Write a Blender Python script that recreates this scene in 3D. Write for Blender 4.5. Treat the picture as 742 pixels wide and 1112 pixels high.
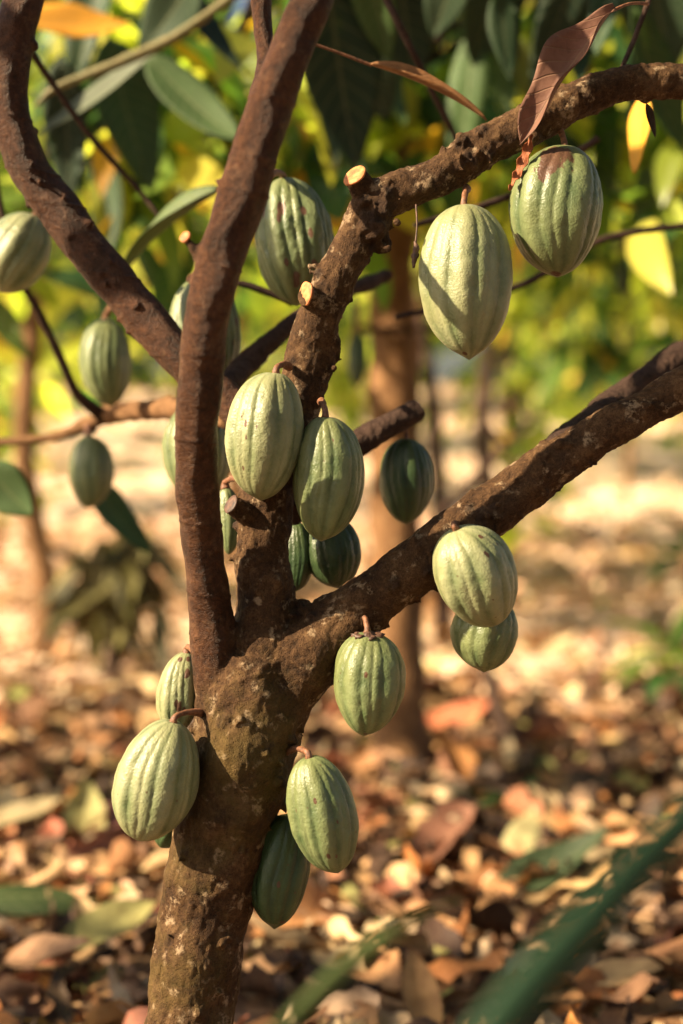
import bpy, math, random
import numpy as np
from mathutils import Vector, Matrix, noise as mn

random.seed(7); rng = np.random.default_rng(7)
scene = bpy.context.scene
for o in list(bpy.data.objects): bpy.data.objects.remove(o)
COL = scene.collection
R = math.radians

# ------------------------------------------------------------------ camera
CAM = Vector((0, 0, 1.0)); PITCH = -4.0
cd = bpy.data.cameras.new('camera'); cam = bpy.data.objects.new('camera', cd); COL.objects.link(cam)
cam.location = CAM; cam.rotation_euler = (R(90 + PITCH), 0, 0)
cd.sensor_fit = 'VERTICAL'; cd.sensor_height = 36; cd.lens = 50
cd.clip_start = 0.05; cd.clip_end = 3000
cd.dof.use_dof = True; cd.dof.focus_distance = 1.57; cd.dof.aperture_fstop = 1.8
scene.camera = cam

# ------------------------------------------------------------------ light
SUN = Vector((-0.84, -0.28, 0.56)).normalized()
w = bpy.data.worlds.new('World'); scene.world = w; w.use_nodes = True
nt = w.node_tree; bg = nt.nodes['Background']
sk = nt.nodes.new('ShaderNodeTexSky'); sk.sky_type = 'NISHITA'; sk.sun_disc = False
sk.sun_elevation = math.asin(SUN.z); sk.sun_rotation = math.atan2(SUN.x, SUN.y)
sk.dust_density = 3.0; sk.ozone_density = 0.6
nt.links.new(sk.outputs[0], bg.inputs[0]); bg.inputs[1].default_value = 0.05
ld = bpy.data.lights.new('sun', 'SUN'); ld.energy = 5.0; ld.angle = R(0.6); ld.color = (1.0, 0.79, 0.52)
lo = bpy.data.objects.new('sun', ld); COL.objects.link(lo); lo.location = (-3, -2, 6)
lo.rotation_euler = SUN.to_track_quat('Z', 'Y').to_euler()
vs = scene.view_settings
vs.view_transform = 'Standard'; vs.look = 'None'; vs.gamma = 1; vs.use_curve_mapping = False; vs.exposure = 1.75

# ------------------------------------------------------------------ helpers
FPX = 1112 * 50 / 36
RX = cam.rotation_euler.to_matrix()
rt, up, fw = RX @ Vector((1, 0, 0)), RX @ Vector((0, 1, 0)), RX @ Vector((0, 0, -1))
def at(px, py, d):
    return CAM + rt * ((px - 371) / FPX * d) + up * (-(py - 556) / FPX * d) + fw * d
def pxm(d): return d / FPX

def tag(o, label=None, cat=None, group=None, kind=None):
    if label: o['label'] = label
    if cat: o['category'] = cat
    if group: o['group'] = group
    if kind: o['kind'] = kind
    return o
def empty(name, loc, label, cat, group=None):
    o = bpy.data.objects.new(name, None); COL.objects.link(o); o.location = loc
    o.empty_display_size = 0.05
    return tag(o, label, cat, group)

def mk(name, V, F, mat, parent=None, attrs=None, uv=None, smooth=True, origin=None):
    """one mesh object; V world coords, F list of faces or an int array (n,4)"""
    V = np.asarray(V, dtype=np.float64)
    org = np.array(parent.location if (parent and origin is None) else (origin if origin is not None else (0, 0, 0)))
    if parent is not None and parent.parent is not None: org = np.array(parent.matrix_basis.translation) + np.array(parent.parent.location)
    L = V - org
    me = bpy.data.meshes.new(name)
    if isinstance(F, np.ndarray):
        k = F.shape[1]; n = len(F)
        me.vertices.add(len(L)); me.vertices.foreach_set('co', L.astype(np.float32).ravel())
        me.loops.add(n * k); me.loops.foreach_set('vertex_index', F.astype(np.int32).ravel())
        me.polygons.add(n); me.polygons.foreach_set('loop_start', np.arange(0, n * k, k, dtype=np.int32))
        me.polygons.foreach_set('loop_total', np.full(n, k, dtype=np.int32))
        me.update(calc_edges=True)
    else:
        me.from_pydata([tuple(v) for v in L], [], F); me.update()
    me.polygons.foreach_set('use_smooth', np.full(len(me.polygons), smooth))
    for an, arr in (attrs or {}).items():
        arr = np.asarray(arr, dtype=np.float32)
        if arr.ndim == 1:
            a = me.attributes.new(an, 'FLOAT', 'POINT'); a.data.foreach_set('value', arr)
        else:
            a = me.attributes.new(an, 'FLOAT_COLOR', 'POINT')
            a.data.foreach_set('color', np.c_[arr, np.ones(len(arr))].astype(np.float32).ravel())
    if uv is not None:
        a = me.attributes.new('leafuv', 'FLOAT_VECTOR', 'POINT')
        a.data.foreach_set('vector', np.c_[uv, np.zeros(len(uv))].astype(np.float32).ravel())
    me.materials.append(mat)
    o = bpy.data.objects.new(name, me); COL.objects.link(o)
    if parent is not None: o.parent = parent
    elif origin is not None: o.location = origin
    return o

def spline(ctrl, step=0.006):
    """ctrl rows (x,y,z,r) -> dense Catmull-Rom rows"""
    C = np.asarray(ctrl, float)
    if len(C) == 2: C = np.array([C[0], C[0] * .67 + C[1] * .33, C[0] * .33 + C[1] * .67, C[1]])
    P = np.vstack([2 * C[0] - C[1], C, 2 * C[-1] - C[-2]])
    out = []
    for i in range(1, len(P) - 2):
        p0, p1, p2, p3 = P[i - 1:i + 3]
        n = max(2, int(np.linalg.norm((p2 - p1)[:3]) / step))
        t = np.linspace(0, 1, n, endpoint=False)[:, None]
        out.append(.5 * ((2 * p1) + (-p0 + p2) * t + (2 * p0 - 5 * p1 + 4 * p2 - p3) * t ** 2 + (-p0 + 3 * p1 - 3 * p2 + p3) * t ** 3))
    out.append(C[-1][None])
    S = np.vstack(out); S[:, 3] = np.maximum(S[:, 3], 1e-4)
    return S
def pxs(rows):   # rows (px,py,depth,width_px) -> (x,y,z,r)
    return [(*at(a, b, d), wd / 2 * pxm(d)) for a, b, d, wd in rows]

def tube(S, seg=14, wob=0.0, cap=True, wf=20):
    n = len(S); T = np.gradient(S[:, :3], axis=0); T /= np.linalg.norm(T, axis=1)[:, None] + 1e-12
    ref = np.array([0, 1, 0.]) if abs(T[0][1]) < .9 else np.array([1., 0, 0])
    U = np.cross(T[0], ref); U /= np.linalg.norm(U)
    V = []; 
    for i in range(n):
        U = U - T[i] * U.dot(T[i]); U /= np.linalg.norm(U) + 1e-12
        W = np.cross(T[i], U)
        for k in range(seg):
            a = 2 * math.pi * k / seg
            d = U * math.cos(a) + W * math.sin(a)
            r = S[i, 3]
            if wob:
                q = S[i, :3] * wf + d * 1.1
                r *= 1 + wob * mn.noise(Vector(q)) 
            V.append(S[i, :3] + d * r)
    F = []
    for i in range(n - 1):
        for k in range(seg):
            a = i * seg + k; b = i * seg + (k + 1) % seg
            F.append((a, b, b + seg, a + seg))
    if cap:
        F.append(tuple(range(seg - 1, -1, -1))); F.append(tuple((n - 1) * seg + k for k in range(seg)))
    return V, F
def merge(parts):
    V, F = [], []
    for v, f in parts:
        o = len(V); V += list(v); F += [tuple(i + o for i in q) for q in f]
    return V, F
def blob(c, r, seg=10, amp=.35, sq=(1, 1, 1)):
    V = []; F = []; off = Vector((random.random() * 9, random.random() * 9, 3))
    for i in range(seg + 1):
        ph = math.pi * i / seg
        for k in range(seg * 2):
            a = math.pi * k / seg
            d = Vector((math.sin(ph) * math.cos(a), math.sin(ph) * math.sin(a), math.cos(ph)))
            s = r * (1 + amp * mn.noise(d * 1.7 + off))
            V.append((c[0] + d.x * s * sq[0], c[1] + d.y * s * sq[1], c[2] + d.z * s * sq[2]))
    for i in range(seg):
        for k in range(seg * 2):
            a = i * seg * 2 + k; b = i * seg * 2 + (k + 1) % (seg * 2)
            F.append((a, b, b + seg * 2, a + seg * 2))
    return V, F

# ------------------------------------------------------------------ materials
def newmat(name):
    m = bpy.data.materials.new(name); m.use_nodes = True
    t = m.node_tree; p = t.nodes['Principled BSDF']
    return m, t, p
def N(t, typ, **kw):
    n = t.nodes.new('ShaderNode' + typ)
    for k, v in kw.items():
        if k.startswith('i_'):
            key = k[2:].replace('_', ' ')
            n.inputs[key].default_value = v
        else: setattr(n, k, v)
    return n
def ramp(t, src, stops):
    r = t.nodes.new('ShaderNodeValToRGB'); e = r.color_ramp.elements
    while len(e) < len(stops): e.new(.5)
    for q, (p, c) in zip(e, stops):
        q.position = p; q.color = (*c, 1) if len(c) == 3 else c
    t.links.new(src, r.inputs[0]); return r
def mixc(t, fac, a, b, mode='MIX'):
    m = t.nodes.new('ShaderNodeMix'); m.data_type = 'RGBA'; m.blend_type = mode
    for sock, v in ((m.inputs[0], fac), (m.inputs[6], a), (m.inputs[7], b)):
        if hasattr(v, 'links') or isinstance(v, bpy.types.NodeSocket): t.links.new(v, sock)
        elif isinstance(v, (int, float)): sock.default_value = v
        else: sock.default_value = (*v, 1)
    return m.outputs[2]
def math_(t, op, a, b=None):
    m = t.nodes.new('ShaderNodeMath'); m.operation = op
    for i, v in enumerate((a, b)):
        if v is None: continue
        if isinstance(v, bpy.types.NodeSocket): t.links.new(v, m.inputs[i])
        else: m.inputs[i].default_value = v
    return m.outputs[0]
def bump(t, p, h, s=.5, d=.003):
    b = N(t, 'Bump'); b.inputs['Strength'].default_value = s; b.inputs['Distance'].default_value = d
    t.links.new(h, b.inputs['Height']); t.links.new(b.outputs[0], p.inputs['Normal'])

def bark(name, dark, mid, light, lich, scale=1.0, lichamt=.62, moss=0, rough=.75, bs=.8):
    dark, mid, light, lich = [tuple(.86 * q for q in c_) for c_ in (dark, mid, light, lich)]
    m, t, p = newmat(name); tc = N(t, 'TexCoord'); o = tc.outputs['Object']
    n1 = N(t, 'TexNoise', i_Scale=28 * scale, i_Detail=8, i_Roughness=.65); t.links.new(o, n1.inputs[0])
    n2 = N(t, 'TexNoise', i_Scale=150 * scale, i_Detail=6, i_Roughness=.7); t.links.new(o, n2.inputs[0])
    n3 = N(t, 'TexNoise', i_Scale=55 * scale, i_Detail=3); t.links.new(o, n3.inputs[0])
    vo = N(t, 'TexVoronoi', i_Scale=330 * scale); t.links.new(o, vo.inputs[0])
    n6 = N(t, 'TexNoise', i_Scale=420 * scale, i_Detail=4, i_Roughness=.8); t.links.new(o, n6.inputs[0])
    f = math_(t, 'ADD', math_(t, 'MULTIPLY', n1.outputs[0], .42), math_(t, 'ADD', math_(t, 'MULTIPLY', n2.outputs[0], .33), math_(t, 'MULTIPLY', n6.outputs[0], .25)))
    c = ramp(t, f, [(.36, dark), (.5, mid), (.66, light)]).outputs[0]
    fl = ramp(t, n3.outputs[0], [(lichamt, (0, 0, 0)), (lichamt + .07, (1, 1, 1))]).outputs[0]
    sp = ramp(t, n2.outputs[0], [(.44, (0, 0, 0)), (.56, (1, 1, 1))]).outputs[0]
    c = mixc(t, math_(t, 'MULTIPLY', math_(t, 'MULTIPLY', fl, sp), .75), c, lich)
    if moss:
        n4 = N(t, 'TexNoise', i_Scale=9, i_Detail=5, i_Roughness=.7); t.links.new(o, n4.inputs[0])
        ms = N(t, 'Attribute', attribute_name='mossy')
        mm = math_(t, 'MULTIPLY', ramp(t, n4.outputs[0], [(.46, (0, 0, 0)), (.62, (1, 1, 1))]).outputs[0], ms.outputs['Fac'])
        c = mixc(t, math_(t, 'MULTIPLY', mm, moss), c, (.105, .075, .018))
    kn = N(t, 'Attribute', attribute_name='knot')
    c = mixc(t, ramp(t, math_(t, 'ADD', kn.outputs['Fac'], math_(t, 'MULTIPLY', math_(t, 'SUBTRACT', n2.outputs[0], .5), 1.6)), [(.35, (0, 0, 0)), (.75, (.85, .85, .85))]).outputs[0], c, (.022, .012, .008))
    if name == 'bark_living':
        ks = N(t, 'Attribute', attribute_name='smoothbark')
        n5 = N(t, 'TexNoise', i_Scale=18, i_Detail=8, i_Roughness=.7); t.links.new(o, n5.inputs[0])
        sc_ = ramp(t, math_(t, 'ADD', math_(t, 'MULTIPLY', n5.outputs[0], .55), math_(t, 'MULTIPLY', n2.outputs[0], .45)), [(.37, (.013, .005, .002)), (.5, (.052, .019, .0075)), (.64, (.11, .047, .02))]).outputs[0]
        c = mixc(t, math_(t, 'MULTIPLY', ks.outputs['Fac'], .88), c, sc_)
        t.links.new(math_(t, 'SUBTRACT', .74, math_(t, 'MULTIPLY', ks.outputs['Fac'], .32)), p.inputs['Roughness'])
    pits = ramp(t, vo.outputs[0], [(.0, (0, 0, 0)), (.32, (1, 1, 1))]).outputs[0]
    c = mixc(t, .55, c, mixc(t, 1, c, pits, 'MULTIPLY'))
    t.links.new(c, p.inputs['Base Color']); p.inputs['Roughness'].default_value = rough
    p.inputs['Specular IOR Level'].default_value = .16
    h = math_(t, 'ADD', math_(t, 'ADD', math_(t, 'MULTIPLY', n1.outputs[0], 1.0), math_(t, 'MULTIPLY', n2.outputs[0], .8)), math_(t, 'ADD', math_(t, 'MULTIPLY', n6.outputs[0], .35), math_(t, 'MULTIPLY', pits, .25)))
    bump(t, p, h, bs, .006 / scale)
    return m
M = {}
M['bark_trunk'] = bark('bark_mossy', (.018, .010, .005), (.085, .050, .023), (.20, .125, .062), (.38, .28, .16), 1, .56, .6)
M['bark_living'] = bark('bark_living', (.010, .005, .0025), (.068, .034, .014), (.185, .105, .047), (.36, .26, .16), 1, .575, .45)
M['bark_limb'] = bark('bark_rough', (.016, .008, .004), (.080, .040, .019), (.19, .105, .054), (.36, .25, .15), 1, .58)
M['bark_smooth'] = bark('bark_smooth', (.022, .008, .004), (.066, .025, .012), (.115, .048, .024), (.2, .11, .06), .9, .70, 0, .5, .6)
M['bark_far'] = bark('bark_far', (.08, .04, .018), (.24, .125, .055), (.42, .23, .11), (.4, .24, .12), .5, .6)
M['bark_dark'] = bark('bark_dark', (.025, .015, .011), (.06, .034, .024), (.11, .065, .045), (.2, .14, .1), 1, .68)

def cutwood():
    m, t, p = newmat('cut_wood'); tc = N(t, 'TexCoord')
    wv = N(t, 'TexNoise', i_Scale=160, i_Detail=4); t.links.new(tc.outputs['Object'], wv.inputs[0])
    c = ramp(t, wv.outputs[0], [(.3, (.24, .07, .02)), (.5, (.44, .155, .045)), (.7, (.55, .25, .09))]).outputs[0]
    t.links.new(c, p.inputs['Base Color']); p.inputs['Roughness'].default_value = .7
    bump(t, p, wv.outputs[0], .5, .001); return m
M['cut'] = cutwood()
def simple(name, a, b, scale=60, rough=.6, transl=0):
    m, t, p = newmat(name); tc = N(t, 'TexCoord')
    n = N(t, 'TexNoise', i_Scale=scale, i_Detail=6, i_Roughness=.65); t.links.new(tc.outputs['Object'], n.inputs[0])
    c = ramp(t, n.outputs[0], [(.35, a), (.65, b)]).outputs[0]
    t.links.new(c, p.inputs['Base Color']); p.inputs['Roughness'].default_value = rough
    bump(t, p, n.outputs[0], .5, .002); return m
M['stalk'] = simple('stalk_skin', (.07, .028, .012), (.24, .10, .045), 200)
M['calyx'] = simple('calyx_dry', (.025, .012, .008), (.12, .055, .03), 160)
M['stalkgreen'] = simple('petiole_skin', (.10, .10, .03), (.2, .16, .06), 100)

def podmat(name, pale, deep, blush=(.42, .40, .16)):
    pale, deep, blush = [tuple(.88 * q for q in c_) for c_ in (pale, deep, blush)]
    m, t, p = newmat(name); tc = N(t, 'TexCoord'); o = tc.outputs['Object']
    at_ = N(t, 'Attribute', attribute_name='crest'); sc = N(t, 'Attribute', attribute_name='scar')
    n1 = N(t, 'TexNoise', i_Scale=45, i_Detail=6, i_Roughness=.7); t.links.new(o, n1.inputs[0])
    n2 = N(t, 'TexNoise', i_Scale=420, i_Detail=3); t.links.new(o, n2.inputs[0])
    n3 = N(t, 'TexNoise', i_Scale=13, i_Detail=3); t.links.new(o, n3.inputs[0])
    vo = N(t, 'TexVoronoi', i_Scale=72, i_Randomness=1.0); t.links.new(o, vo.inputs[0])
    f = math_(t, 'ADD', math_(t, 'MULTIPLY', at_.outputs['Fac'], .36), math_(t, 'MULTIPLY', n1.outputs[0], .70))
    f = math_(t, 'ADD', f, math_(t, 'MULTIPLY', n2.outputs[0], .12))
    c = ramp(t, f, [(.30, deep), (.54, tuple(.5 * (a + b) for a, b in zip(pale, deep))), (.88, pale)]).outputs[0]
    c = mixc(t, math_(t, 'MULTIPLY', ramp(t, n3.outputs[0], [(.48, (0, 0, 0)), (.7, (1, 1, 1))]).outputs[0], .55), c, blush)
    # corky specks
    spk = ramp(t, vo.outputs['Distance'], [(.07, (1, 1, 1)), (.12, (0, 0, 0))]).outputs[0]
    pick = ramp(t, vo.outputs['Color'], [(.70, (0, 0, 0)), (.73, (1, 1, 1))]).outputs[0]
    c = mixc(t, math_(t, 'MULTIPLY', math_(t, 'MULTIPLY', spk, pick), .8), c, (.07, .04, .018))
    scf = ramp(t, math_(t, 'ADD', sc.outputs['Fac'], math_(t, 'MULTIPLY', math_(t, 'SUBTRACT', n1.outputs[0], .5), 2.2)), [(.42, (0, 0, 0)), (.55, (1, 1, 1))]).outputs[0]
    c = mixc(t, scf, c, mixc(t, n1.outputs[0], (.015, .008, .005), (.15, .075, .042)))
    t.links.new(c, p.inputs['Base Color']); p.inputs['Roughness'].default_value = .38
    p.inputs['Specular IOR Level'].default_value = .4
    p.inputs['Subsurface Weight'].default_value = .06; p.inputs['Subsurface Radius'].default_value = (.004, .006, .002); p.inputs['Subsurface Scale'].default_value = 1
    h = math_(t, 'ADD', n2.outputs[0], math_(t, 'MULTIPLY', n1.outputs[0], 1.5))
    bump(t, p, h, .38, .0022); return m
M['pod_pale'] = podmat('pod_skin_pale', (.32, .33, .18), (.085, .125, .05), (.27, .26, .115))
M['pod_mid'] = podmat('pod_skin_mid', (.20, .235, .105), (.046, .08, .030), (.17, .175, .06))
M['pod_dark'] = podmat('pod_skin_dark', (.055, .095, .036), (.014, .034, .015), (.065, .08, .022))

def leafmat(name, tr=.4, rough=.45, veins=.35, mott=.3, tmul=(1.25, 1.2, .5), sc=14):
    m, t, p = newmat(name); tc = N(t, 'TexCoord')
    a = N(t, 'Attribute', attribute_name='tint'); u = N(t, 'Attribute', attribute_name='leafuv')
    n = N(t, 'TexNoise', i_Scale=sc, i_Detail=5, i_Roughness=.7); t.links.new(tc.outputs['Object'], n.inputs[0])
    sx = N(t, 'SeparateXYZ'); t.links.new(u.outputs['Vector'], sx.inputs[0])
    au = math_(t, 'ABSOLUTE', sx.outputs[0])
    ph = math_(t, 'SUBTRACT', math_(t, 'MULTIPLY', sx.outputs[1], 11), math_(t, 'MULTIPLY', au, 1.6))
    fr = math_(t, 'ABSOLUTE', math_(t, 'SUBTRACT', math_(t, 'FRACT', ph), .5))
    v1 = ramp(t, fr, [(.0, (1, 1, 1)), (.09, (0, 0, 0))]).outputs[0]
    v2 = ramp(t, au, [(.02, (1, 1, 1)), (.07, (0, 0, 0))]).outputs[0]
    v = math_(t, 'MAXIMUM', v1, v2)
    c = mixc(t, math_(t, 'MULTIPLY', ramp(t, n.outputs[0], [(.4, (0, 0, 0)), (.65, (1, 1, 1))]).outputs[0], mott), a.outputs['Color'], mixc(t, 1, a.outputs['Color'], (.45, .38, .35), 'MULTIPLY'))
    c = mixc(t, math_(t, 'MULTIPLY', v, veins), c, mixc(t, .5, a.outputs['Color'], (.45, .42, .2)))
    t.links.new(c, p.inputs['Base Color']); p.inputs['Roughness'].default_value = rough
    p.inputs['Specular IOR Level'].default_value = .4
    bump(t, p, math_(t, 'SUBTRACT', n.outputs[0], math_(t, 'MULTIPLY', v, .6)), .4, .003)
    ts = N(t, 'BsdfTranslucent'); t.links.new(mixc(t, 1, c, tmul, 'MULTIPLY'), ts.inputs[0])
    mx = N(t, 'MixShader'); mx.inputs[0].default_value = tr
    out = t.nodes['Material Output']
    t.links.new(p.outputs[0], mx.inputs[1]); t.links.new(ts.outputs[0], mx.inputs[2]); t.links.new(mx.outputs[0], out.inputs[0])
    return m
M['leaf'] = leafmat('leaf_green', .55, .32, .3, .15, (1.6, 1.9, .8))
M['leaf_hero'] = leafmat('leaf_blade', .3, .62, .35, .35)
M['blade'] = leafmat('grass_blade_skin', .4, .6, .0, .1)
M['leaf_dry'] = leafmat('leaf_dry', .12, .7, .14, .8, (1, .8, .5), 26)

def groundmat():
    m, t, p = newmat('forest_soil'); tc = N(t, 'TexCoord'); o = tc.outputs['Object']
    v = N(t, 'TexVoronoi', i_Scale=9, i_Randomness=1.0); t.links.new(o, v.inputs[0])
    n = N(t, 'TexNoise', i_Scale=3.5, i_Detail=8, i_Roughness=.7); t.links.new(o, n.inputs[0])
    vc = ramp(t, v.outputs['Color'], [(.1, (.16, .08, .045)), (.35, (.38, .23, .14)), (.6, (.55, .38, .26)), (.9, (.3, .14, .06))]).outputs[0]
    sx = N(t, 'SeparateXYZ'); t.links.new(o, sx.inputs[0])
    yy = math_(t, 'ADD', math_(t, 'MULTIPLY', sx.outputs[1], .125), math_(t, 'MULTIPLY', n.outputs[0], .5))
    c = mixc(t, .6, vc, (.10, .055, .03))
    c = mixc(t, ramp(t, yy, [(.8, (0, 0, 0)), (1.25, (1, 1, 1))]).outputs[0], c, mixc(t, .22, (.84, .63, .45), vc))  # far ground paler: sunlit clearing painted into the soil colour
    t.links.new(c, p.inputs['Base Color']); p.inputs['Roughness'].default_value = .9
    bump(t, p, v.outputs[0], .6, .04); return m
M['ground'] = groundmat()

# ------------------------------------------------------------------ leaf batches (every leaf a real curved blade)
def norm(a): return a / (np.linalg.norm(a, axis=-1, keepdims=True) + 1e-12)
def leaves(P, D, U, Ln, Wd, bend, fold, n=6, cols=3, wav=None, roll=None, shape=.8, tint=None, wf=9.0, rag=0.0):
    K = len(P); P, D, U = map(lambda a: np.asarray(a, float), (P, D, U)); D = norm(D); Sd = norm(np.cross(D, U)); Un = np.cross(Sd, D)
    Ln, Wd, bend, fold = [np.broadcast_to(np.asarray(a, float), (K,)) for a in (Ln, Wd, bend, fold)]
    wav = np.zeros(K) if wav is None else np.broadcast_to(wav, (K,))
    roll = np.zeros(K) if roll is None else np.broadcast_to(roll, (K,))
    t = np.linspace(0, 1, n + 1); s = np.linspace(-1, 1, cols)
    ang = bend[:, None] * t[None] ** 1.2
    dx = np.cos(ang); dz = np.sin(ang)
    X = np.concatenate([np.zeros((K, 1)), np.cumsum((dx[:, 1:] + dx[:, :-1]) / 2, 1)], 1) * Ln[:, None] / n
    Z = np.concatenate([np.zeros((K, 1)), np.cumsum((dz[:, 1:] + dz[:, :-1]) / 2, 1)], 1) * Ln[:, None] / n
    wt = np.sin(np.pi * np.clip(t, 0, 1) ** shape) ** .75 * (1 - .25 * t); wt[0] = .03; wt[-1] = .0
    hw = Wd[:, None] / 2 * wt[None]
    ph = rng.uniform(0, 6.28, (K, 1, 1))
    hw3 = np.repeat(hw[:, :, None], cols, 2)
    if rag:     # torn, uneven outline
        j = np.cumsum(rng.normal(0, rag, (K, n + 1, 2)), 1) * .5 + rng.normal(0, rag * .6, (K, n + 1, 2))
        side = np.where(s[None, None] < 0, j[..., :1], j[..., 1:]); hw3 = hw3 * np.clip(1 + side, .25, 1.6)
        cutn = rng.integers(int(n * .55), n + 1, K); msk = np.arange(n + 1)[None] <= cutn[:, None]
        last = np.minimum(np.arange(n + 1)[None], cutn[:, None]); X = np.take_along_axis(X, last, 1); Z = np.take_along_axis(Z, last, 1)
        hw3 = np.take_along_axis(hw3, np.repeat(last[:, :, None], cols, 2), 1)
    a = roll[:, None, None] * s[None, None, :]                 # roll the blade across
    yy = hw3 * np.where(np.abs(a) > 1e-3, np.sin(a) / np.where(np.abs(a) > 1e-3, roll[:, None, None] + 1e-9, 1), s[None, None, :])
    zz = hw3 * (fold[:, None, None] * np.abs(s)[None, None] + (1 - np.cos(a)) / (np.abs(roll[:, None, None]) + 1e-3) * np.sign(roll[:, None, None] + 1e-9))
    zz = zz + wav[:, None, None] * Wd[:, None, None] * np.sin(wf * t[None, :, None] + ph + 1.5 * s[None, None]) * np.abs(s)[None, None]
    dirx = np.cos(ang)[..., None] * D[:, None] + np.sin(ang)[..., None] * Un[:, None]
    nrm = -np.sin(ang)[..., None] * D[:, None] + np.cos(ang)[..., None] * Un[:, None]
    base = P[:, None] + X[..., None] * D[:, None] + Z[..., None] * Un[:, None]
    V = base[:, :, None] + yy[..., None] * Sd[:, None, None] + zz[..., None] * nrm[:, :, None]
    idx = np.arange((n + 1) * cols).reshape(n + 1, cols)
    q = np.stack([idx[:-1, :-1], idx[:-1, 1:], idx[1:, 1:], idx[1:, :-1]], -1).reshape(-1, 4)
    F = (q[None] + (np.arange(K) * (n + 1) * cols)[:, None, None]).reshape(-1, 4)
    uv = np.stack(np.broadcast_arrays(s[None, None, :], t[None, :, None], np.zeros((K, 1, 1))), -1)[..., :2].reshape(-1, 2)
    tt = np.repeat(np.asarray(tint, float), (n + 1) * cols, axis=0) if tint is not None else None
    return V.reshape(-1, 3), F, uv, tt
def pick(pal, K, jit=.25):
    pal = np.array(pal); w_ = pal[:, 3] / pal[:, 3].sum()
    c = pal[rng.choice(len(pal), K, p=w_), :3]
    return np.clip(c * (1 + rng.uniform(-jit, jit, (K, 1))) * (1 + rng.uniform(-.08, .08, (K, 3))), 0.005, .9)
GREENS = [(.13, .21, .04, 3), (.04, .10, .035, 2.6), (.35, .39, .06, 3.2), (.56, .52, .10, 3.4), (.02, .055, .03, 1.8), (.60, .32, .04, .45)]
DARKG = [(.04, .09, .03, 3), (.03, .06, .025, 3), (.08, .12, .03, 2)]
LITTER = [(.50, .31, .15, 3.4), (.40, .21, .09, 3), (.58, .41, .24, 2.6), (.18, .09, .045, 3.2), (.06, .03, .016, 3.6), (.48, .20, .06, 1.2), (.30, .28, .09, .5), (.36, .13, .07, .8)]  # near litter; dark tones weighted up, dappled shade put into the colour

PALE = [(.74, .50, .31, 3), (.82, .62, .43, 3), (.50, .31, .2, 1.5), (.3, .3, .08, .4)]  # far litter; sunlit brightness put into paler leaf colours
# ================================================================== GROUND
gx = np.concatenate([np.linspace(-300, -14, 12), np.linspace(-12, 12, 121), np.linspace(14, 300, 12)])
gy = np.concatenate([np.linspace(-60, -3, 6), np.linspace(-2, 24, 131), np.linspace(28, 600, 14)])
def gh(x, y):
    b = min(1, max(0, (y - 8.5) / 16)); b = b * b * (3 - 2 * b)
    return 1.35 * b + .05 * mn.noise(Vector((x * .5, y * .5, 0))) + .018 * mn.noise(Vector((x * 2.2, y * 2.2, 3)))
GV = np.array([(x, y, gh(x, y)) for y in gy for x in gx]); nx = len(gx)
GF = np.array([(j * nx + i, j * nx + i + 1, (j + 1) * nx + i + 1, (j + 1) * nx + i) for j in range(len(gy) - 1) for i in range(nx - 1)])
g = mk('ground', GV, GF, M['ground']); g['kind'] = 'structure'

# leaf litter: nobody could count it
def litter(K, y0, y1, size, pw=1.0, n=6, cols=5, pal=None):
    y = y0 + (y1 - y0) * rng.uniform(0, 1, K) ** pw
    x = rng.uniform(-1, 1, K) * (y * .30 + .55)
    z = np.array([gh(a, b) for a, b in zip(x, y)]) + rng.uniform(.0, .05, K) ** 1
    th = rng.uniform(0, 6.28, K); el = rng.normal(0, .2, K)
    D = np.stack([np.cos(th) * np.cos(el), np.sin(th) * np.cos(el), np.sin(el)], 1)
    Up = norm(np.stack([rng.normal(0, .38, K), rng.normal(0, .38, K), np.ones(K)], 1))
    L = rng.uniform(.6, 1.25, K) * size; W = L * rng.uniform(.3, .5, K)
    return leaves(np.stack([x, y, z + .015], 1), D, Up, L, W, rng.normal(0, .55, K), rng.uniform(-.25, .5, K), n, cols,
                  rng.uniform(.02, .24, K), rng.normal(0, 1.1, K), .85, pick(pal or LITTER, K, .35), 10, rag=.28)
def join_batches(bs):
    V, F, UVs, T = [], [], [], []; o = 0
    for v, f, u, t in bs:
        V.append(v); F.append(f + o); UVs.append(u); T.append(t); o += len(v)
    return np.vstack(V), np.vstack(F), np.vstack(UVs), np.vstack(T)
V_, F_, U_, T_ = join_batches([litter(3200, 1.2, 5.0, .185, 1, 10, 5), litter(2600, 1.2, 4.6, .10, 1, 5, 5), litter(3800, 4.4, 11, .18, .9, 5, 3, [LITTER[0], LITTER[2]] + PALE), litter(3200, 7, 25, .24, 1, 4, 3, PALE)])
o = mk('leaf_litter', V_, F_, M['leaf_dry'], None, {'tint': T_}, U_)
tag(o, 'dry brown and orange fallen leaves covering the forest floor', 'leaf litter', kind='stuff')

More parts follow.
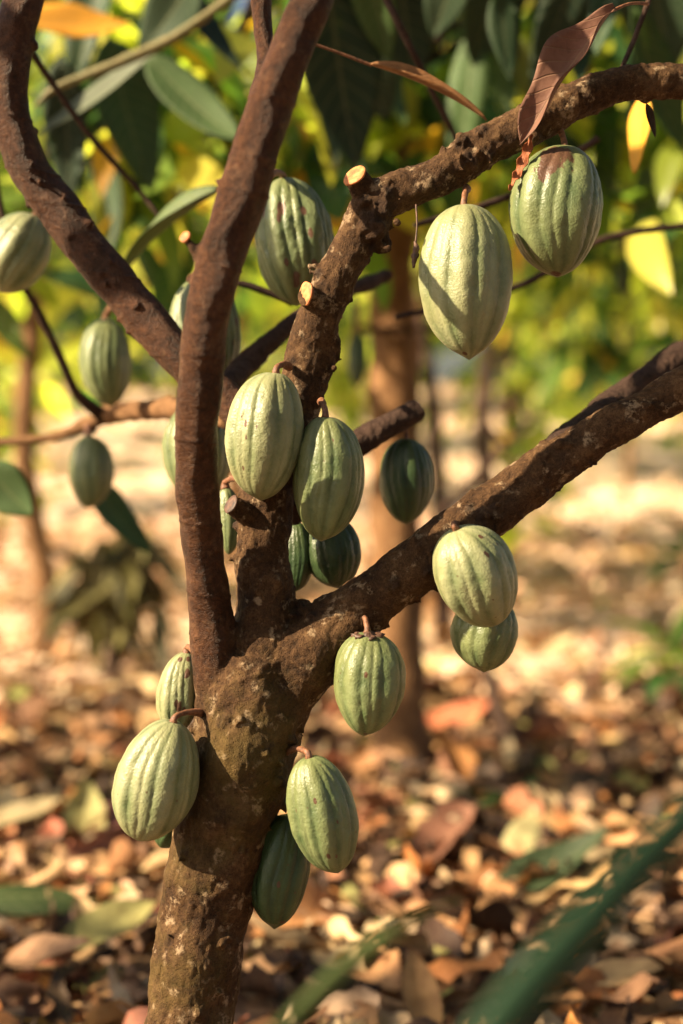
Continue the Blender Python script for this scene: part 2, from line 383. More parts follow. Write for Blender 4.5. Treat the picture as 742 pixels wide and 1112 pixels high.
# ================================================================== MAIN TREE
BASE = at(196, 1112, 1.62)
DEP = 1.60
def skel(rows, step=.006): return spline(pxs(rows), step)
tree = empty('cacao_tree', (BASE.x - .02, BASE.y + .02, gh(BASE.x, BASE.y)), 'forked cacao tree with brown knobbly bark and cut stubs, pods hanging along its limbs', 'tree')
SK = {}
root = np.array([[*(Vector((BASE.x - .03, BASE.y + .03, gh(BASE.x, BASE.y) - .05))), .085], [*(Vector((BASE.x - .015, BASE.y + .01, .12))), .062]])
SK['trunk'] = spline(np.vstack([root, pxs([(207, 1112, 1.62, 96), (218, 1010, 1.62, 96), (243, 910, 1.61, 104), (265, 820, 1.60, 112), (277, 760, 1.60, 118), (284, 712, 1.60, 92)])]))
SK['limbA'] = skel([(258, 860, 1.61, 50), (243, 770, 1.600, 56), (233, 715, 1.585, 52), (227, 650, 1.565, 48), (220, 590, 1.54, 46), (214, 520, 1.50, 46), (216, 440, 1.455, 48), (223, 360, 1.425, 50), (240, 280, 1.41, 54), (265, 205, 1.40, 54), (292, 120, 1.395, 50), (322, 40, 1.39, 45), (342, -10, 1.39, 43), (372, -120, 1.45, 41), (380, -260, 1.62, 37)])
SK['limbB'] = skel([(284, 760, 1.60, 90), (286, 700, 1.60, 72), (288, 640, 1.60, 62), (288, 560, 1.60, 60), (300, 500, 1.61, 56), (322, 440, 1.61, 52), (338, 385, 1.61, 50), (348, 340, 1.60, 50), (366, 300, 1.60, 46), (386, 262, 1.60, 44), (402, 228, 1.60, 48),
                    (430, 211, 1.60, 46), (480, 190, 1.60, 45), (530, 158, 1.605, 45), (590, 128, 1.61, 46), (640, 103, 1.62, 40), (690, 90, 1.63, 38), (742, 88, 1.64, 38), (830, 80, 1.66, 36), (960, 40, 1.7, 30)])
SK['limbD'] = skel([(300, 770, 1.60, 70), (322, 722, 1.60, 88), (362, 684, 1.595, 70), (420, 638, 1.59, 64), (480, 596, 1.585, 62), (540, 549, 1.58, 58), (600, 505, 1.575, 52), (660, 468, 1.57, 46), (720, 433, 1.57, 43), (790, 398, 1.56, 42), (900, 350, 1.56, 36)])
SK['limbF'] = skel([(290, 500, 1.64, 40), (268, 462, 1.68, 38), (240, 428, 1.70, 40), (200, 392, 1.72, 44), (150, 338, 1.73, 46), (100, 276, 1.73, 46), (60, 222, 1.73, 46), (26, 172, 1.72, 44), (12, 110, 1.71, 42), (16, 40, 1.70, 44), (30, -10, 1.70, 42), (44, -90, 1.7, 40), (30, -220, 1.7, 36)])
SK['stubI'] = skel([(318, 560, 1.64, 30), (345, 520, 1.72, 28), (385, 484, 1.76, 30), (420, 462, 1.78, 28), (452, 446, 1.80, 27)])
SK['branchH'] = skel([(240, 428, 1.72, 26), (262, 402, 1.80, 24), (300, 365, 1.84, 22), (330, 342, 1.88, 20), (372, 318, 1.95, 18), (420, 300, 2.05, 15)])
SK['branchE'] = skel([(560, 535, 1.60, 34), (600, 496, 1.66, 36), (650, 452, 1.74, 36), (700, 415, 1.80, 36), (745, 388, 1.84, 36), (830, 345, 1.9, 32)])
SK['twigJ'] = skel([(262, 215, 1.41, 24), (266, 165, 1.48, 20), (278, 110, 1.58, 18), (288, 60, 1.64, 18), (284, 0, 1.65, 22), (290, -80, 1.66, 22)])
stubs = [  # (skeleton rows, limb key, cut face?, )
    ([(400, 226, 1.60, 32), (397, 212, 1.595, 30), (386, 191, 1.58, 27)], 'limbB', 1, .0),
    ([(352, 336, 1.60, 26), (342, 328, 1.585, 26), (333, 319, 1.57, 25)], 'limbB', 1, 0),
    ([(232, 300, 1.42, 24), (215, 276, 1.41, 16), (202, 258, 1.405, 13)], 'limbA', 1, 0),
    ([(284, 566, 1.59, 28), (266, 556, 1.575, 26), (252, 548, 1.565, 21)], 'limbB', 0, 0),
]
parts = [tube(SK[k], 20, .16, True, 22) for k in SK]
def onlimb(key, px, py, out=.8):   # point on the near side of a limb closest to pixel
    S = SK[key]; best = None
    d = [((CAM + (Vector(s[:3]) - CAM)) - at(px, py, (Vector(s[:3]) - CAM).dot(fw))).length for s in S]
    i = int(np.argmin(d)); s = S[i]; c = Vector(s[:3]); tgt = at(px, py, (c - CAM).dot(fw))
    off = tgt - c
    if off.length > s[3]: off *= s[3] / off.length
    toward = -fw * math.sqrt(max(0, s[3] ** 2 - off.length ** 2)) * out
    return c + off + toward, s[3]
cuts = []; KC = []
for rows, key, cut, _ in stubs:
    S = skel(rows, .004); parts.append(tube(S, 18, .1)); SK['stub_' + key + str(len(cuts))] = S
    cuts.append((S, key, cut))
knots = [('limbB', 406, 246, 24), ('limbB', 412, 262, 19), ('limbB', 416, 232, 18), ('limbB', 402, 272, 11), ('limbB', 420, 215, 12), ('limbB', 500, 160, 13), ('limbB', 508, 178, 11), ('limbB', 523, 148, 10), ('limbB', 530, 172, 9), ('limbB', 348, 300, 9), ('limbB', 352, 312, 8), ('limbB', 374, 390, 9), ('limbB', 366, 372, 8), ('limbB', 388, 330, 6), ('limbB', 330, 366, 7), ('limbB', 320, 395, 8), ('limbB', 358, 400, 9),
         ('limbB', 258, 572, 9), ('limbB', 262, 590, 8), ('limbB', 258, 607, 7), ('limbB', 272, 560, 10), ('limbB', 262, 628, 5),
         ('limbD', 330, 660, 14), ('limbD', 342, 668, 11), ('limbD', 322, 668, 12), ('limbD', 428, 632, 10), ('limbD', 465, 618, 12), ('limbD', 472, 596, 9), ('limbD', 476, 640, 8), ('limbD', 520, 560, 12), ('limbD', 508, 552, 9), ('limbD', 534, 552, 9), ('limbD', 606, 532, 6), ('limbD', 562, 556, 6), ('limbD', 680, 458, 5), ('limbD', 640, 504, 6), ('limbD', 590, 498, 6), ('limbD', 380, 650, 6), ('limbD', 452, 654, 6),
         ('trunk', 250, 778, 10), ('trunk', 292, 806, 11), ('trunk', 304, 842, 10), ('trunk', 262, 912, 9), ('trunk', 290, 936, 8), ('trunk', 277, 968, 9), ('trunk', 248, 1015, 8), ('trunk', 225, 1032, 6), ('trunk', 258, 1052, 7), ('trunk', 208, 918, 9), ('trunk', 190, 1010, 8), ('trunk', 197, 950, 6), ('trunk', 238, 866, 6), ('trunk', 220, 980, 6), ('trunk', 212, 790, 10), ('trunk', 318, 800, 11), ('trunk', 310, 870, 10), ('trunk', 300, 905, 8),
         ('limbF', 162, 362, 8), ('limbF', 150, 345, 6), ('limbF', 112, 300, 6), ('limbF', 86, 258, 5), ('limbF', 45, 200, 6), ('limbF', 176, 372, 6), ('limbA', 232, 262, 6), ('limbA', 242, 200, 6), ('limbA', 198, 300, 6)]
for key, px, py, s in knots:
    c, r = onlimb(key, px, py, .85); rr = s * pxm(1.6) * .62; KC.append((*c, rr))
    parts.append(blob(c, rr, 6, .9))
    for _ in range(5):
        parts.append(blob(c + Vector([random.gauss(0, rr * .95) for _ in range(3)]), rr * random.uniform(.35, .6), 5, .8))
for _ in range(240):   # flower cushions and warts along the bark
    key = random.choice(['trunk', 'trunk', 'limbB', 'limbB', 'limbD', 'limbD', 'limbF'])
    S = SK[key]; i = random.randrange(8, len(S) - 4); c = Vector(S[i, :3]); d = Vector([random.gauss(0, 1) for _ in range(3)]).normalized()
    T = (Vector(S[i + 1, :3]) - c).normalized(); d = (d - T * d.dot(T)).normalized()
    parts.append(blob(c + d * S[i, 3] * 1.0, random.choice([.0022, .003, .0038, .006]), 5, .7))
V_, F_ = merge(parts)
tm = bpy.data.meshes.new('t'); tm.from_pydata([tuple(v) for v in V_], [], F_); tm.update()
to = bpy.data.objects.new('t', tm); COL.objects.link(to)
md = to.modifiers.new('r', 'REMESH'); md.mode = 'VOXEL'; md.voxel_size = .0023; md.adaptivity = 0
dg = bpy.context.evaluated_depsgraph_get(); em = to.evaluated_get(dg).to_mesh()
nv, nf = len(em.vertices), len(em.polygons)
V_ = np.empty(nv * 3, np.float32); em.vertices.foreach_get('co', V_); V_ = V_.reshape(-1, 3).astype(float)
lt = np.empty(nf, np.int32); em.polygons.foreach_get('loop_total', lt)
li = np.empty(len(em.loops), np.int32); em.loops.foreach_get('vertex_index', li)
ed = np.empty(len(em.edges) * 2, np.int32); em.edges.foreach_get('vertices', ed); ed = ed.reshape(-1, 2)
assert (lt == 4).all(); F_ = li.reshape(-1, 4)
to.evaluated_get(dg).to_mesh_clear(); bpy.data.objects.remove(to)
def smooth(V, it, lam=.5):
    deg = np.bincount(ed.ravel(), minlength=len(V))[:, None]
    for _ in range(it):
        S = np.zeros_like(V)
        for c in range(3):
            S[:, c] = np.bincount(ed[:, 0], V[ed[:, 1], c], len(V)) + np.bincount(ed[:, 1], V[ed[:, 0], c], len(V))
        V = V + lam * (S / np.maximum(deg, 1) - V)
    return V
V_ = smooth(V_, 3)
def vnormals(V, F):
    n = np.cross(V[F[:, 2]] - V[F[:, 0]], V[F[:, 3]] - V[F[:, 1]]); out = np.zeros_like(V)
    for k in range(4):
        for c in range(3): out[:, c] += np.bincount(F[:, k], n[:, c], len(V))
    return norm(out)
NN = vnormals(V_, F_)
keys = list(SK); allS = np.vstack([SK[k][::2] for k in keys]); own = np.concatenate([[i] * len(SK[k][::2]) for i, k in enumerate(keys)])
bestk = np.zeros(len(V_), int); bestt = np.zeros(len(V_), int)
for a in range(0, len(V_), 4000):
    d = np.linalg.norm(V_[a:a + 4000, None] - allS[None, :, :3], axis=2) - allS[None, :, 3]
    j = d.argmin(1); bestk[a:a + 4000] = own[j]; bestt[a:a + 4000] = j
knotv = np.zeros(len(V_))
for x_, y_, z_, rr in KC:
    knotv = np.maximum(knotv, np.clip(1.15 - np.linalg.norm(V_ - np.array([x_, y_, z_]), axis=1) / (rr * 1.9), 0, 1))
disp = np.zeros(len(V_)); zr = at(290, 742, 1.55).z; xr = at(290, 742, 1.55).x
kA, kJ = keys.index('limbA'), keys.index('twigJ')
ringpx = [(382, .0), (292, .0), (640, .0), (470, 0), (215, 0), (180, 0), (560, 0), (120, 0), (690, 0)]
ringz = [at(225, y, 1.53).z for y, _ in ringpx]
for i, v in enumerate(V_):
    q = Vector(v); A = bestk[i] in (kA, kJ, keys.index('limbF'))
    big = mn.noise(q * 26); md_ = mn.noise(q * 75); hi = mn.noise(Vector((q.x * 210, q.y * 210, q.z * 130)))
    if A:
        dsp = .0012 * big + .0006 * md_ + .0003 * hi
        tilt = q.z + .25 * (q.x - S[0, 0]) + .004 * mn.noise(q * 30)
        for z in ringz: dsp += .0012 * math.exp(-((q.z + .15 * q.x + .03 - z) / .0016) ** 2)
    else:
        rid = 1 - abs(mn.noise(Vector((q.x * 95, q.y * 95, q.z * 42)))) * 2
        dsp = .0030 * big + .0012 * md_ + .0009 * hi - .0012 * max(0, rid - .6) * 2 + .003 * knotv[i] * hi + .0014 * math.exp(-((q.z - zr - .010 * math.cos((q.x - xr) * 42)) / .0016) ** 2)
    disp[i] = dsp
V_ = V_ + NN * disp[:, None]
bestk[(bestk == kA) & (V_[:, 2] < at(225, 742, 1.58).z + .006 * np.sin(V_[:, 0] * 400))] = keys.index('trunk')
fk = np.array([bestk[F_[:, 0]]]).ravel()
merge_to = {k: k for k in keys}
for k in keys:
    if k.startswith('stub_'): merge_to[k] = k.split('_')[1][:5]
limb_obj = {}
matof = {'trunk': 'bark_living', 'limbA': 'bark_living', 'twigJ': 'bark_living', 'limbF': 'bark_living', 'branchH': 'bark_dark', 'stubI': 'bark_dark', 'branchE': 'bark_dark', 'limbB': 'bark_living', 'limbD': 'bark_living'}
nameof = {'trunk': 'trunk', 'limbA': 'limb', 'limbB': 'limb', 'limbD': 'limb', 'limbF': 'limb', 'stubI': 'branch', 'branchH': 'branch', 'branchE': 'branch', 'twigJ': 'branch'}
lab = {'limbA': 'smooth reddish brown upright limb', 'limbB': 'knobbly central limb bending right at a cut stub', 'limbD': 'thick slanting limb rising to the right', 'limbF': 'dark limb rising to the upper left', 'stubI': 'dark sawn-off branch'}
def blur(a, it=70):
    a = a.astype(float); deg = np.maximum(np.bincount(ed.ravel(), minlength=len(a)), 1)
    for _ in range(it): a = .4 * a + .6 * (np.bincount(ed[:, 0], a[ed[:, 1]], len(a)) + np.bincount(ed[:, 1], a[ed[:, 0]], len(a))) / deg
    return a
smoothb = blur(np.isin(bestk, (kA, kJ, keys.index('limbF')))); mossy = blur(bestk == keys.index('trunk'))
for k in nameof:
    ids = [i for i, q in enumerate(keys) if merge_to[q] == k]
    sel = F_[np.isin(fk, ids)]
    u, inv = np.unique(sel, return_inverse=True)
    o = mk(nameof[k], V_[u], inv.reshape(-1, 4), M[matof[k]], tree, {'knot': knotv[u], 'smoothbark': smoothb[u], 'mossy': mossy[u]})
    if k in lab: o['label'] = lab[k]
    limb_obj[k] = o
def disc(name, c, nrm, r, th, mat, parent, squash=1.0):
    n = Vector(nrm).normalized(); a = n.orthogonal().normalized(); b = n.cross(a)
    V = []; seg = 28; rings = [(1, -th), (1.0, 0), (.94, th * .45), (.6, th * .6), (.25, th * .5)]
    offv = Vector((random.random() * 9, 0, 0))
    for rr, h in rings:
        for k in range(seg):
            t = 2 * math.pi * k / seg; rad = r * rr * (1 + .13 * mn.noise(Vector((math.cos(t), math.sin(t), 0)) * 1.3 + offv))
            V.append(Vector(c) + a * math.cos(t) * rad + b * math.sin(t) * rad * squash + n * h)
    F = [(i * seg + k, i * seg + (k + 1) % seg, (i + 1) * seg + (k + 1) % seg, (i + 1) * seg + k) for i in range(len(rings) - 1) for k in range(seg)]
    F.append(tuple((len(rings) - 1) * seg + k for k in range(seg))); F.append(tuple(range(seg - 1, -1, -1)))
    o = mk(name, V, F, mat, parent); return o
for ci, (S, key, cut) in enumerate(cuts):
    c = Vector(S[-1, :3]); n = (c - Vector(S[-4, :3])).normalized()
    n = (Vector((-.45, -.55, .55)), Vector((-.80, -.55, .12)), Vector((-.5, -.7, .4)), n)[ci].normalized()
    disc('cut_face', c + n * .0015, n, S[-1, 3] * 1.04, .0016, M['cut'] if cut else M['calyx'], limb_obj[key])
c = Vector(SK['stubI'][-1, :3]); disc('cut_face', c + Vector((.001, 0, .0)), c - Vector(SK['stubI'][-5, :3]), SK['stubI'][-1, 3] * .92, .003, M['bark_dark'], limb_obj['stubI'])

# ================================================================== PODS
podn = 0
EGG = {1: -.03, 2: -.02, 3: -.02, 4: .02, 5: -.03, 9: -.04, 17: .03, 18: -.13, 19: -.12, 21: -.03, 22: -.06, 15: .05}
def pod(px, py, wpx, hpx, d, tilt, lab, mat='pod_pale', toward=0., attach=None, phase=None, spots=(), res=(150, 100), calyx=False, warp=0.02, tipx=0.0, stalk_w=8, name='cacao_pod', group='cacao pods hanging from the tree', bumps=1.0):
    """a pod with five deep and five shallow furrows; axis tilts in the picture plane (deg, + = top leans left)"""
    global podn; podn += 1
    c = at(px, py, d); hw = wpx / 2 * pxm(d); hh = hpx / 2 * pxm(d)
    ax = (up * math.cos(R(tilt)) - rt * math.sin(R(tilt))); ax = (ax * math.cos(R(toward)) - fw * math.sin(R(toward))).normalized()
    e1 = ax.cross(fw).normalized(); e2 = ax.cross(e1).normalized()
    ph = podn * 1.27 if phase is None else phase
    nu, nt_ = res; V = []; crest = []
    off = Vector((podn * 3.1, podn * 1.7, 0))
    bx, by = .075 * math.sin(podn * 2.1), .05 * math.cos(podn * 1.3)
    for j in range(nt_ + 1):
        t = j / nt_; th = math.pi * t
        rr = math.sin(th) ** .93 * (1 + .05 * math.cos(th * 1.0 + .4 * math.sin(podn)) + EGG.get(podn, 0) * math.cos(th))
        rr *= 1 - .13 * max(0, (t - .55) / .45) ** 1.5
        z = math.cos(th)
        if t > .9: z -= (.035 + tipx) * ((t - .9) / .1) ** 2
        if t < .06: z -= .03 * (1 - t / .06)
        env = min(1, math.sin(th) * 1.6) 
        for k in range(nu):
            a = 2 * math.pi * k / nu
            aa = a + ph + .10 * math.sin(2.2 * th + podn) + warp * mn.noise(Vector((math.cos(a), math.sin(a), z * 1.5)) + off)
            f5 = abs(math.cos(2.5 * aa)) ** .55; f10 = abs(math.cos(5 * aa)) ** .7
            lobe = (.10 * (f5 - .8) + .078 * (f10 - .7)) * (.6 + .4 * bumps)
            dirv = Vector((math.cos(a), math.sin(a), z))
            lump = .030 * mn.noise(dirv * 3.0 + off) * bumps + .011 * mn.noise(Vector((dirv.x * 9, dirv.y * 9, z * 9)) + off) * bumps + .006 * mn.noise(Vector((dirv.x * 22, dirv.y * 22, z * 26)) + off) * bumps
            r = hw * rr * (1.02 + lobe * env + lump * env)
            bow = .05 * math.sin(th)
            V.append(c + ax * (hh * z) + e1 * (r * math.cos(a) + hw * bx * math.sin(th) * 2) + e2 * (r * math.sin(a) + hw * by * math.sin(th) * 2))
            crest.append(max(0, min(1, .78 * abs(math.cos(5 * aa)) ** 2.2 + .30 * f5 * (.6 + .8 * mn.noise(dirv * 2 + off)) + .3 * (1 - env))))
    F = np.array([(j * nu + k, (j + 1) * nu + k, (j + 1) * nu + (k + 1) % nu, j * nu + (k + 1) % nu) for j in range(nt_) for k in range(nu)])
    V = np.array(V); scar = np.zeros(len(V))
    vd = V - np.array(CAM); dep = vd @ np.array(fw); sx = 371 + vd @ np.array(rt) / dep * FPX; sy = 556 - vd @ np.array(up) / dep * FPX
    for (qx, qy, qr) in spots:
        pr = (sx - qx) ** 2 + (sy - qy) ** 2; front = dep < (c - CAM).dot(fw)
        cand = np.where(front, pr, 1e9); i = cand.argmin()
        dl = V - V[i]; da = dl @ np.array(ax); dd = np.sqrt(np.maximum(0, (dl ** 2).sum(1) - da ** 2) * 1.6 + (da * .62) ** 2) / (qr * pxm(d))
        scar = np.maximum(scar, np.clip(1.25 - dd * .75, 0, 1))
    top = c + ax * hh * .965
    e = empty(name, tuple(top), lab, 'cacao pod', group)
    mk('husk', V, F, M[mat], e, {'crest': np.array(crest), 'scar': scar})
    if attach:
        apx, apy, ad = attach; A = at(apx, apy, ad)
        sw = stalk_w * pxm(d) / 2
        m1 = top + ax * .007
        S = spline([(*(top - ax * hh * .03), sw * 1.25), (*m1, sw * .85), (*(m1.lerp(A, .5) + Vector((0, 0, .003))), sw * .85), (*A, sw * 1.25)], .002)
        v, f = tube(S, 12, .25, True, 160); mk('stalk', v, f, M['stalk'], e)
    if calyx:
        v, f = merge([blob(top + e1 * math.cos(q) * hw * .28 + e2 * math.sin(q) * hw * .28 - ax * hh * .035, hw * .2, 6, .9, (1, 1, .5)) for q in np.linspace(0, 5.4, 7)])
        mk('calyx', v, f, M['calyx'], e)
    return e
pod(292, 473, 83, 138, 1.555, -7, 'pale green cacao pod, left of the touching pair at the middle of the tree', 'pod_pale', 4, (314, 398, 1.585), 2.2, [(267, 460, 2.4), (279, 464, 1.6), (267, 475, 1.6), (264, 508, 1.8), (262, 452, 1.2)])
pod(351, 519, 77, 134, 1.56, -2, 'darker green cacao pod, right of the touching pair at the middle of the tree', 'pod_mid', 5, (349, 436, 1.59), .55, [(362, 478, 1.2)])
pod(507, 304, 99, 163, 1.58, 2, 'largest pale green pod, hanging by itself under the upper right limb', 'pod_pale', 2, (507, 205, 1.60), 1.1, [(505, 384, 3)], tipx=.03)
pod(609, 229, 97, 140, 1.60, -3, 'plump green pod with a brown patch on top, beneath the dried leaf', 'pod_mid', 0, (607, 140, 1.61), 2.9, [(598, 172, 19), (612, 166, 14), (590, 183, 8), (604, 297, 6)], warp=.05)
pod(315, 262, 80, 137, 1.76, 6, 'scarred green pod with dark blotches behind the upright limb near the top', 'pod_mid', 0, (292, 190, 1.60), .2, [(305, 228, 5), (304, 238, 4), (286, 231, 3), (322, 300, 5), (323, 309, 5), (311, 284, 3), (342, 286, 4), (330, 228, 4), (338, 254, 3)], bumps=2.0, warp=.08)
pod(222, 366, 76, 130, 1.84, 2, 'pale pod hidden behind the smooth upright limb, showing on both its sides', 'pod_mid', 0, (222, 296, 1.60), 1.9, [(258, 335, 3), (257, 350, 3), (254, 372, 2.5)])
pod(219, 490, 76, 108, 1.85, 0, 'green pod mostly hidden behind the upright limb, lower than its pale neighbour', 'pod_mid', 0, (228, 425, 1.74), 0.3)
pod(247, 565, 26, 72, 1.70, 3, 'small green pod squeezed between the upright limb and the central limb', 'pod_mid', 0, (262, 520, 1.66), .9, res=(80, 60))
pod(20, 275, 68, 90, 1.90, -24, 'ribbed pale pod cut off by the left edge beside the dark limb', 'pod_pale', 0, (32, 205, 1.75), 1.0)
pod(118, 393, 54, 94, 2.10, 3, 'blurred green pod behind the left limb, above the thin horizontal branch', 'pod_mid', 0, (126, 330, 2.0), 1.4, res=(110, 70))
pod(96, 512, 46, 78, 2.25, 0, 'blurred dull green pod hanging below the thin horizontal branch at left', 'pod_mid', 0, (96, 464, 2.28), .4, res=(100, 60))
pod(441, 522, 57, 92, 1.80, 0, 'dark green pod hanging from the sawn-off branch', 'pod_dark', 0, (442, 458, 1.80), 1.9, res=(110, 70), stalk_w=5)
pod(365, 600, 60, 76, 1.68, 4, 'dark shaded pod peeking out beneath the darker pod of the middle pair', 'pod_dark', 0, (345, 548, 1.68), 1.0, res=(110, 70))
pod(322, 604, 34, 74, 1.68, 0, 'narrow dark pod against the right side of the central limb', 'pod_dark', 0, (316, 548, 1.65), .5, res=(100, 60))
pod(517, 626, 86, 118, 1.53, 24, 'pale yellowish green pod lying against the slanting right limb', 'pod_pale', 14, (500, 574, 1.60), .75, [(522, 583, 3.4), (528, 601, 3.4), (540, 590, 1.6), (535, 652, 1)])
pod(530, 688, 70, 80, 1.60, -6, 'green pod peeping out below the yellowish pod on the right limb', 'pod_mid', 0, (488, 628, 1.60), 2.2, res=(120, 80), tipx=.03)
pod(397, 742, 75, 112, 1.555, -2, 'glossy green pod with a brown calyx hanging under the base of the right limb', 'pod_mid', 3, (394, 668, 1.57), 1.45, [(397, 797, 4), (398, 733, 2.5)], calyx=True)
pod(170, 847, 86, 136, 1.55, -17, 'large pale pod on the left of the trunk, front one of three', 'pod_pale', 4, (218, 774, 1.575), 1.75)
pod(197, 752, 46, 88, 1.62, -8, 'pale spotted pod above and behind the large one left of the trunk', 'pod_pale', 0, (214, 712, 1.58), .3, [(195, 768, 4), (191, 764, 3), (204, 731, 4), (196, 716, 3), (205, 716, 3), (200, 771, 2.5)], res=(120, 80))
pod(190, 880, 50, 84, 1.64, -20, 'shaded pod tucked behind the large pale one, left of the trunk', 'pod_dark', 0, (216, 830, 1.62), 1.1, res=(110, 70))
pod(351, 884, 73, 130, 1.55, 14, 'bright green pod right of the trunk, upper of two', 'pod_mid', 3, (312, 815, 1.58), .95, [(343, 870, 2.6), (366, 893, 1.8), (357, 930, 2.2), (366, 930, 1.6), (322, 880, 1.5)])
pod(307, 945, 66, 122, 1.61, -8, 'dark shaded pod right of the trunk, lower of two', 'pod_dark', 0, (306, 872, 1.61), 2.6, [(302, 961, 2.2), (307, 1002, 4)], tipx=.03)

# ================================================================== leaves and twigs of the main tree
def leaf_obj(name, base, tip, wpx, tint, mat='leaf_hero', bend=.4, fold=.2, roll=0, wav=.03, face=None, parent=None, lab=None, n=16, cols=9, shape=.85, petiole=None, origin=None, wf=9):
    b, tp = at(*base), at(*tip); D = tp - b; L = D.length
    face = Vector(face) if face is not None else -fw
    Dn = D.normalized(); U = (face - Dn * face.dot(Dn)).normalized()
    # start direction so the bent blade still ends near the tip
    D0 = Dn * math.cos(bend / 2) - U * math.sin(bend / 2)
    V, F, uv, T = leaves([b], [D0], [U], L * (1 + abs(bend) * .06), wpx * pxm((base[2] + tip[2]) / 2), bend, fold, n, cols, wav, roll, shape, [tint], wf)
    nrm = vnormals(V, F); k = len(V)
    # closed thin blade 0.5 mm thick
    g = F.reshape(n, cols - 1, 4); idx = np.arange(k).reshape(n + 1, cols)
    loop = list(idx[0]) + list(idx[1:, -1]) + list(idx[-1, :-1][::-1]) + list(idx[1:-1, 0][::-1])
    rim = np.array([(loop[i], loop[i - 1], loop[i - 1] + k, loop[i] + k) for i in range(len(loop))])
    V2 = np.vstack([V + nrm * .00025, V - nrm * .00025]); F2 = np.vstack([F, F[:, ::-1] + k, rim])
    o = mk(name, V2, F2, M[mat], parent, {'tint': np.vstack([T, T])}, np.vstack([uv, uv]), origin=origin)
    if lab and parent is not None: o['label'] = lab
    return o
def twig(rows, mat='bark_dark', parent=None, name='twig', seg=9, wob=.3, lab=None):
    v, f = tube(skel(rows, .012), seg, wob, True, 60); o = mk(name, v, f, M[mat], parent)
    if lab: o['label'] = lab
    return o
DG, MG, YG = (.03, .065, .03), (.06, .11, .03), (.30, .32, .05)
leaf_obj('leaf', (180, 48, 2.42), (28, 150, 2.45), 40, (.12, .15, .09), bend=.3, fold=.4, parent=tree, face=(-.2, -.6, .7), lab='grey green drooping leaf at the upper left')
# big cacao leaves drooping into the frame
leaf_obj('leaf', (352, -60, 2.4), (388, 182, 2.5), 110, (.022, .05, .024), bend=.25, parent=tree, face=(.3, -.9, .1))
leaf_obj('leaf', (430, -60, 2.6), (452, 90, 2.7), 85, (.022, .05, .024), bend=.3, parent=tree, face=(.2, -.9, -.3))
leaf_obj('leaf', (118, 40, 2.7), (165, 205, 2.75), 88, (.06, .12, .035), bend=.3, parent=tree, face=(.5, -.8, .2))
leaf_obj('leaf', (160, 60, 2.6), (262, 150, 2.5), 60, MG, bend=.5, parent=tree, face=(-.2, -.6, .7))
leaf_obj('leaf', (245, 205, 2.0), (128, 318, 2.1), 60, (.10, .15, .05), bend=-.5, fold=.55, parent=tree, face=(-.4, -.35, .8), lab='grey green leaf with a pale edge, seen nearly edge on')
leaf_obj('leaf', (215, -30, 2.6), (150, 60, 2.7), 70, DG, bend=.4, parent=tree)
leaf_obj('leaf', (560, -70, 2.8), (515, 70, 2.9), 90, DG, bend=.3, parent=tree, face=(.4, -.8, -.2))
leaf_obj('leaf', (640, -60, 2.8), (590, 60, 2.9), 80, DG, bend=.3, parent=tree, face=(.1, -.9, -.2))
leaf_obj('leaf', (700, -50, 2.8), (730, 80, 2.9), 90, DG, bend=.3, parent=tree, face=(-.3, -.9, -.2))
leaf_obj('leaf', (500, -50, 2.5), (470, 40, 2.6), 60, DG, bend=.3, parent=tree, face=(-.3, -.9, -.2))
leaf_obj('leaf', (20, 18, 2.7), (142, 26, 2.75), 60, (.72, .36, .03), bend=.3, parent=tree, face=(-.6, -.7, .4), lab='orange yellow dying leaf at the top left')
leaf_obj('leaf', (700, 100, 1.95), (688, 188, 1.95), 40, (.75, .42, .03), bend=.2, parent=tree, face=(-.85, -.5, .2), lab='yellow leaf hanging behind the upper right limb')
leaf_obj('leaf', (96, 520, 2.5), (165, 600, 2.55), 46, (.05, .11, .03), bend=.3, parent=tree, face=(.3, -.7, .6))
leaf_obj('leaf', (-20, 505, 2.3), (34, 560, 2.3), 60, (.06, .12, .03), bend=.3, parent=tree, face=(0, -1, .1))
leaf_obj('leaf', (385, 40, 2.7), (420, 130, 2.8), 70, (.022, .05, .024), bend=.3, parent=tree, face=(-.3, -.9, -.1))
leaf_obj('leaf', (700, 180, 3.4), (725, 300, 3.4), 50, (.05, .09, .04), bend=.3, parent=tree)
for k in range(34):      # drooping leaves of the upper crown
    bx_ = [random.uniform(-30, 180), random.uniform(330, 760), random.uniform(360, 760)][k % 3]; by_ = random.uniform(-150, 40) if k % 3 else random.uniform(-120, 150)
    dd_ = random.uniform(2.3, 3.3); dx_ = random.gauss(0, 45); ln_ = random.uniform(90, 170)
    leaf_obj('leaf', (bx_, by_, dd_), (bx_ + dx_, by_ + ln_, dd_ + random.uniform(-.1, .1)), random.uniform(36, 70), random.choice([(.022, .05, .026), (.03, .07, .03), (.06, .12, .03), (.2, .26, .05)]),
             bend=random.uniform(.1, .7), fold=random.uniform(.1, .5), wav=.05, parent=tree, face=(random.gauss(0, .5), -.8, random.gauss(.1, .4)), n=10, cols=5)
twig([(30, 50, 1.95, 8), (60, 95, 2.0, 7), (100, 150, 2.05, 7), (150, 205, 2.1, 6), (175, 238, 2.1, 4)], parent=tree)
twig([(262, -10, 2.4, 10), (190, 40, 2.4, 11), (130, 68, 2.4, 12), (60, 96, 2.4, 8), (40, 115, 2.4, 5)], 'stalkgreen', tree, lab='grey green drooping shoot')
twig([(410, -20, 1.9, 8), (440, 40, 1.9, 8), (470, 100, 1.95, 7), (500, 160, 2.0, 6)], parent=tree)
twig([(712, -20, 1.7, 6), (690, 40, 1.7, 6), (676, 72, 1.68, 5)], parent=tree)
twig([(250, 305, 1.85, 7), (285, 315, 1.86, 8), (318, 330, 1.87, 6)], parent=tree)
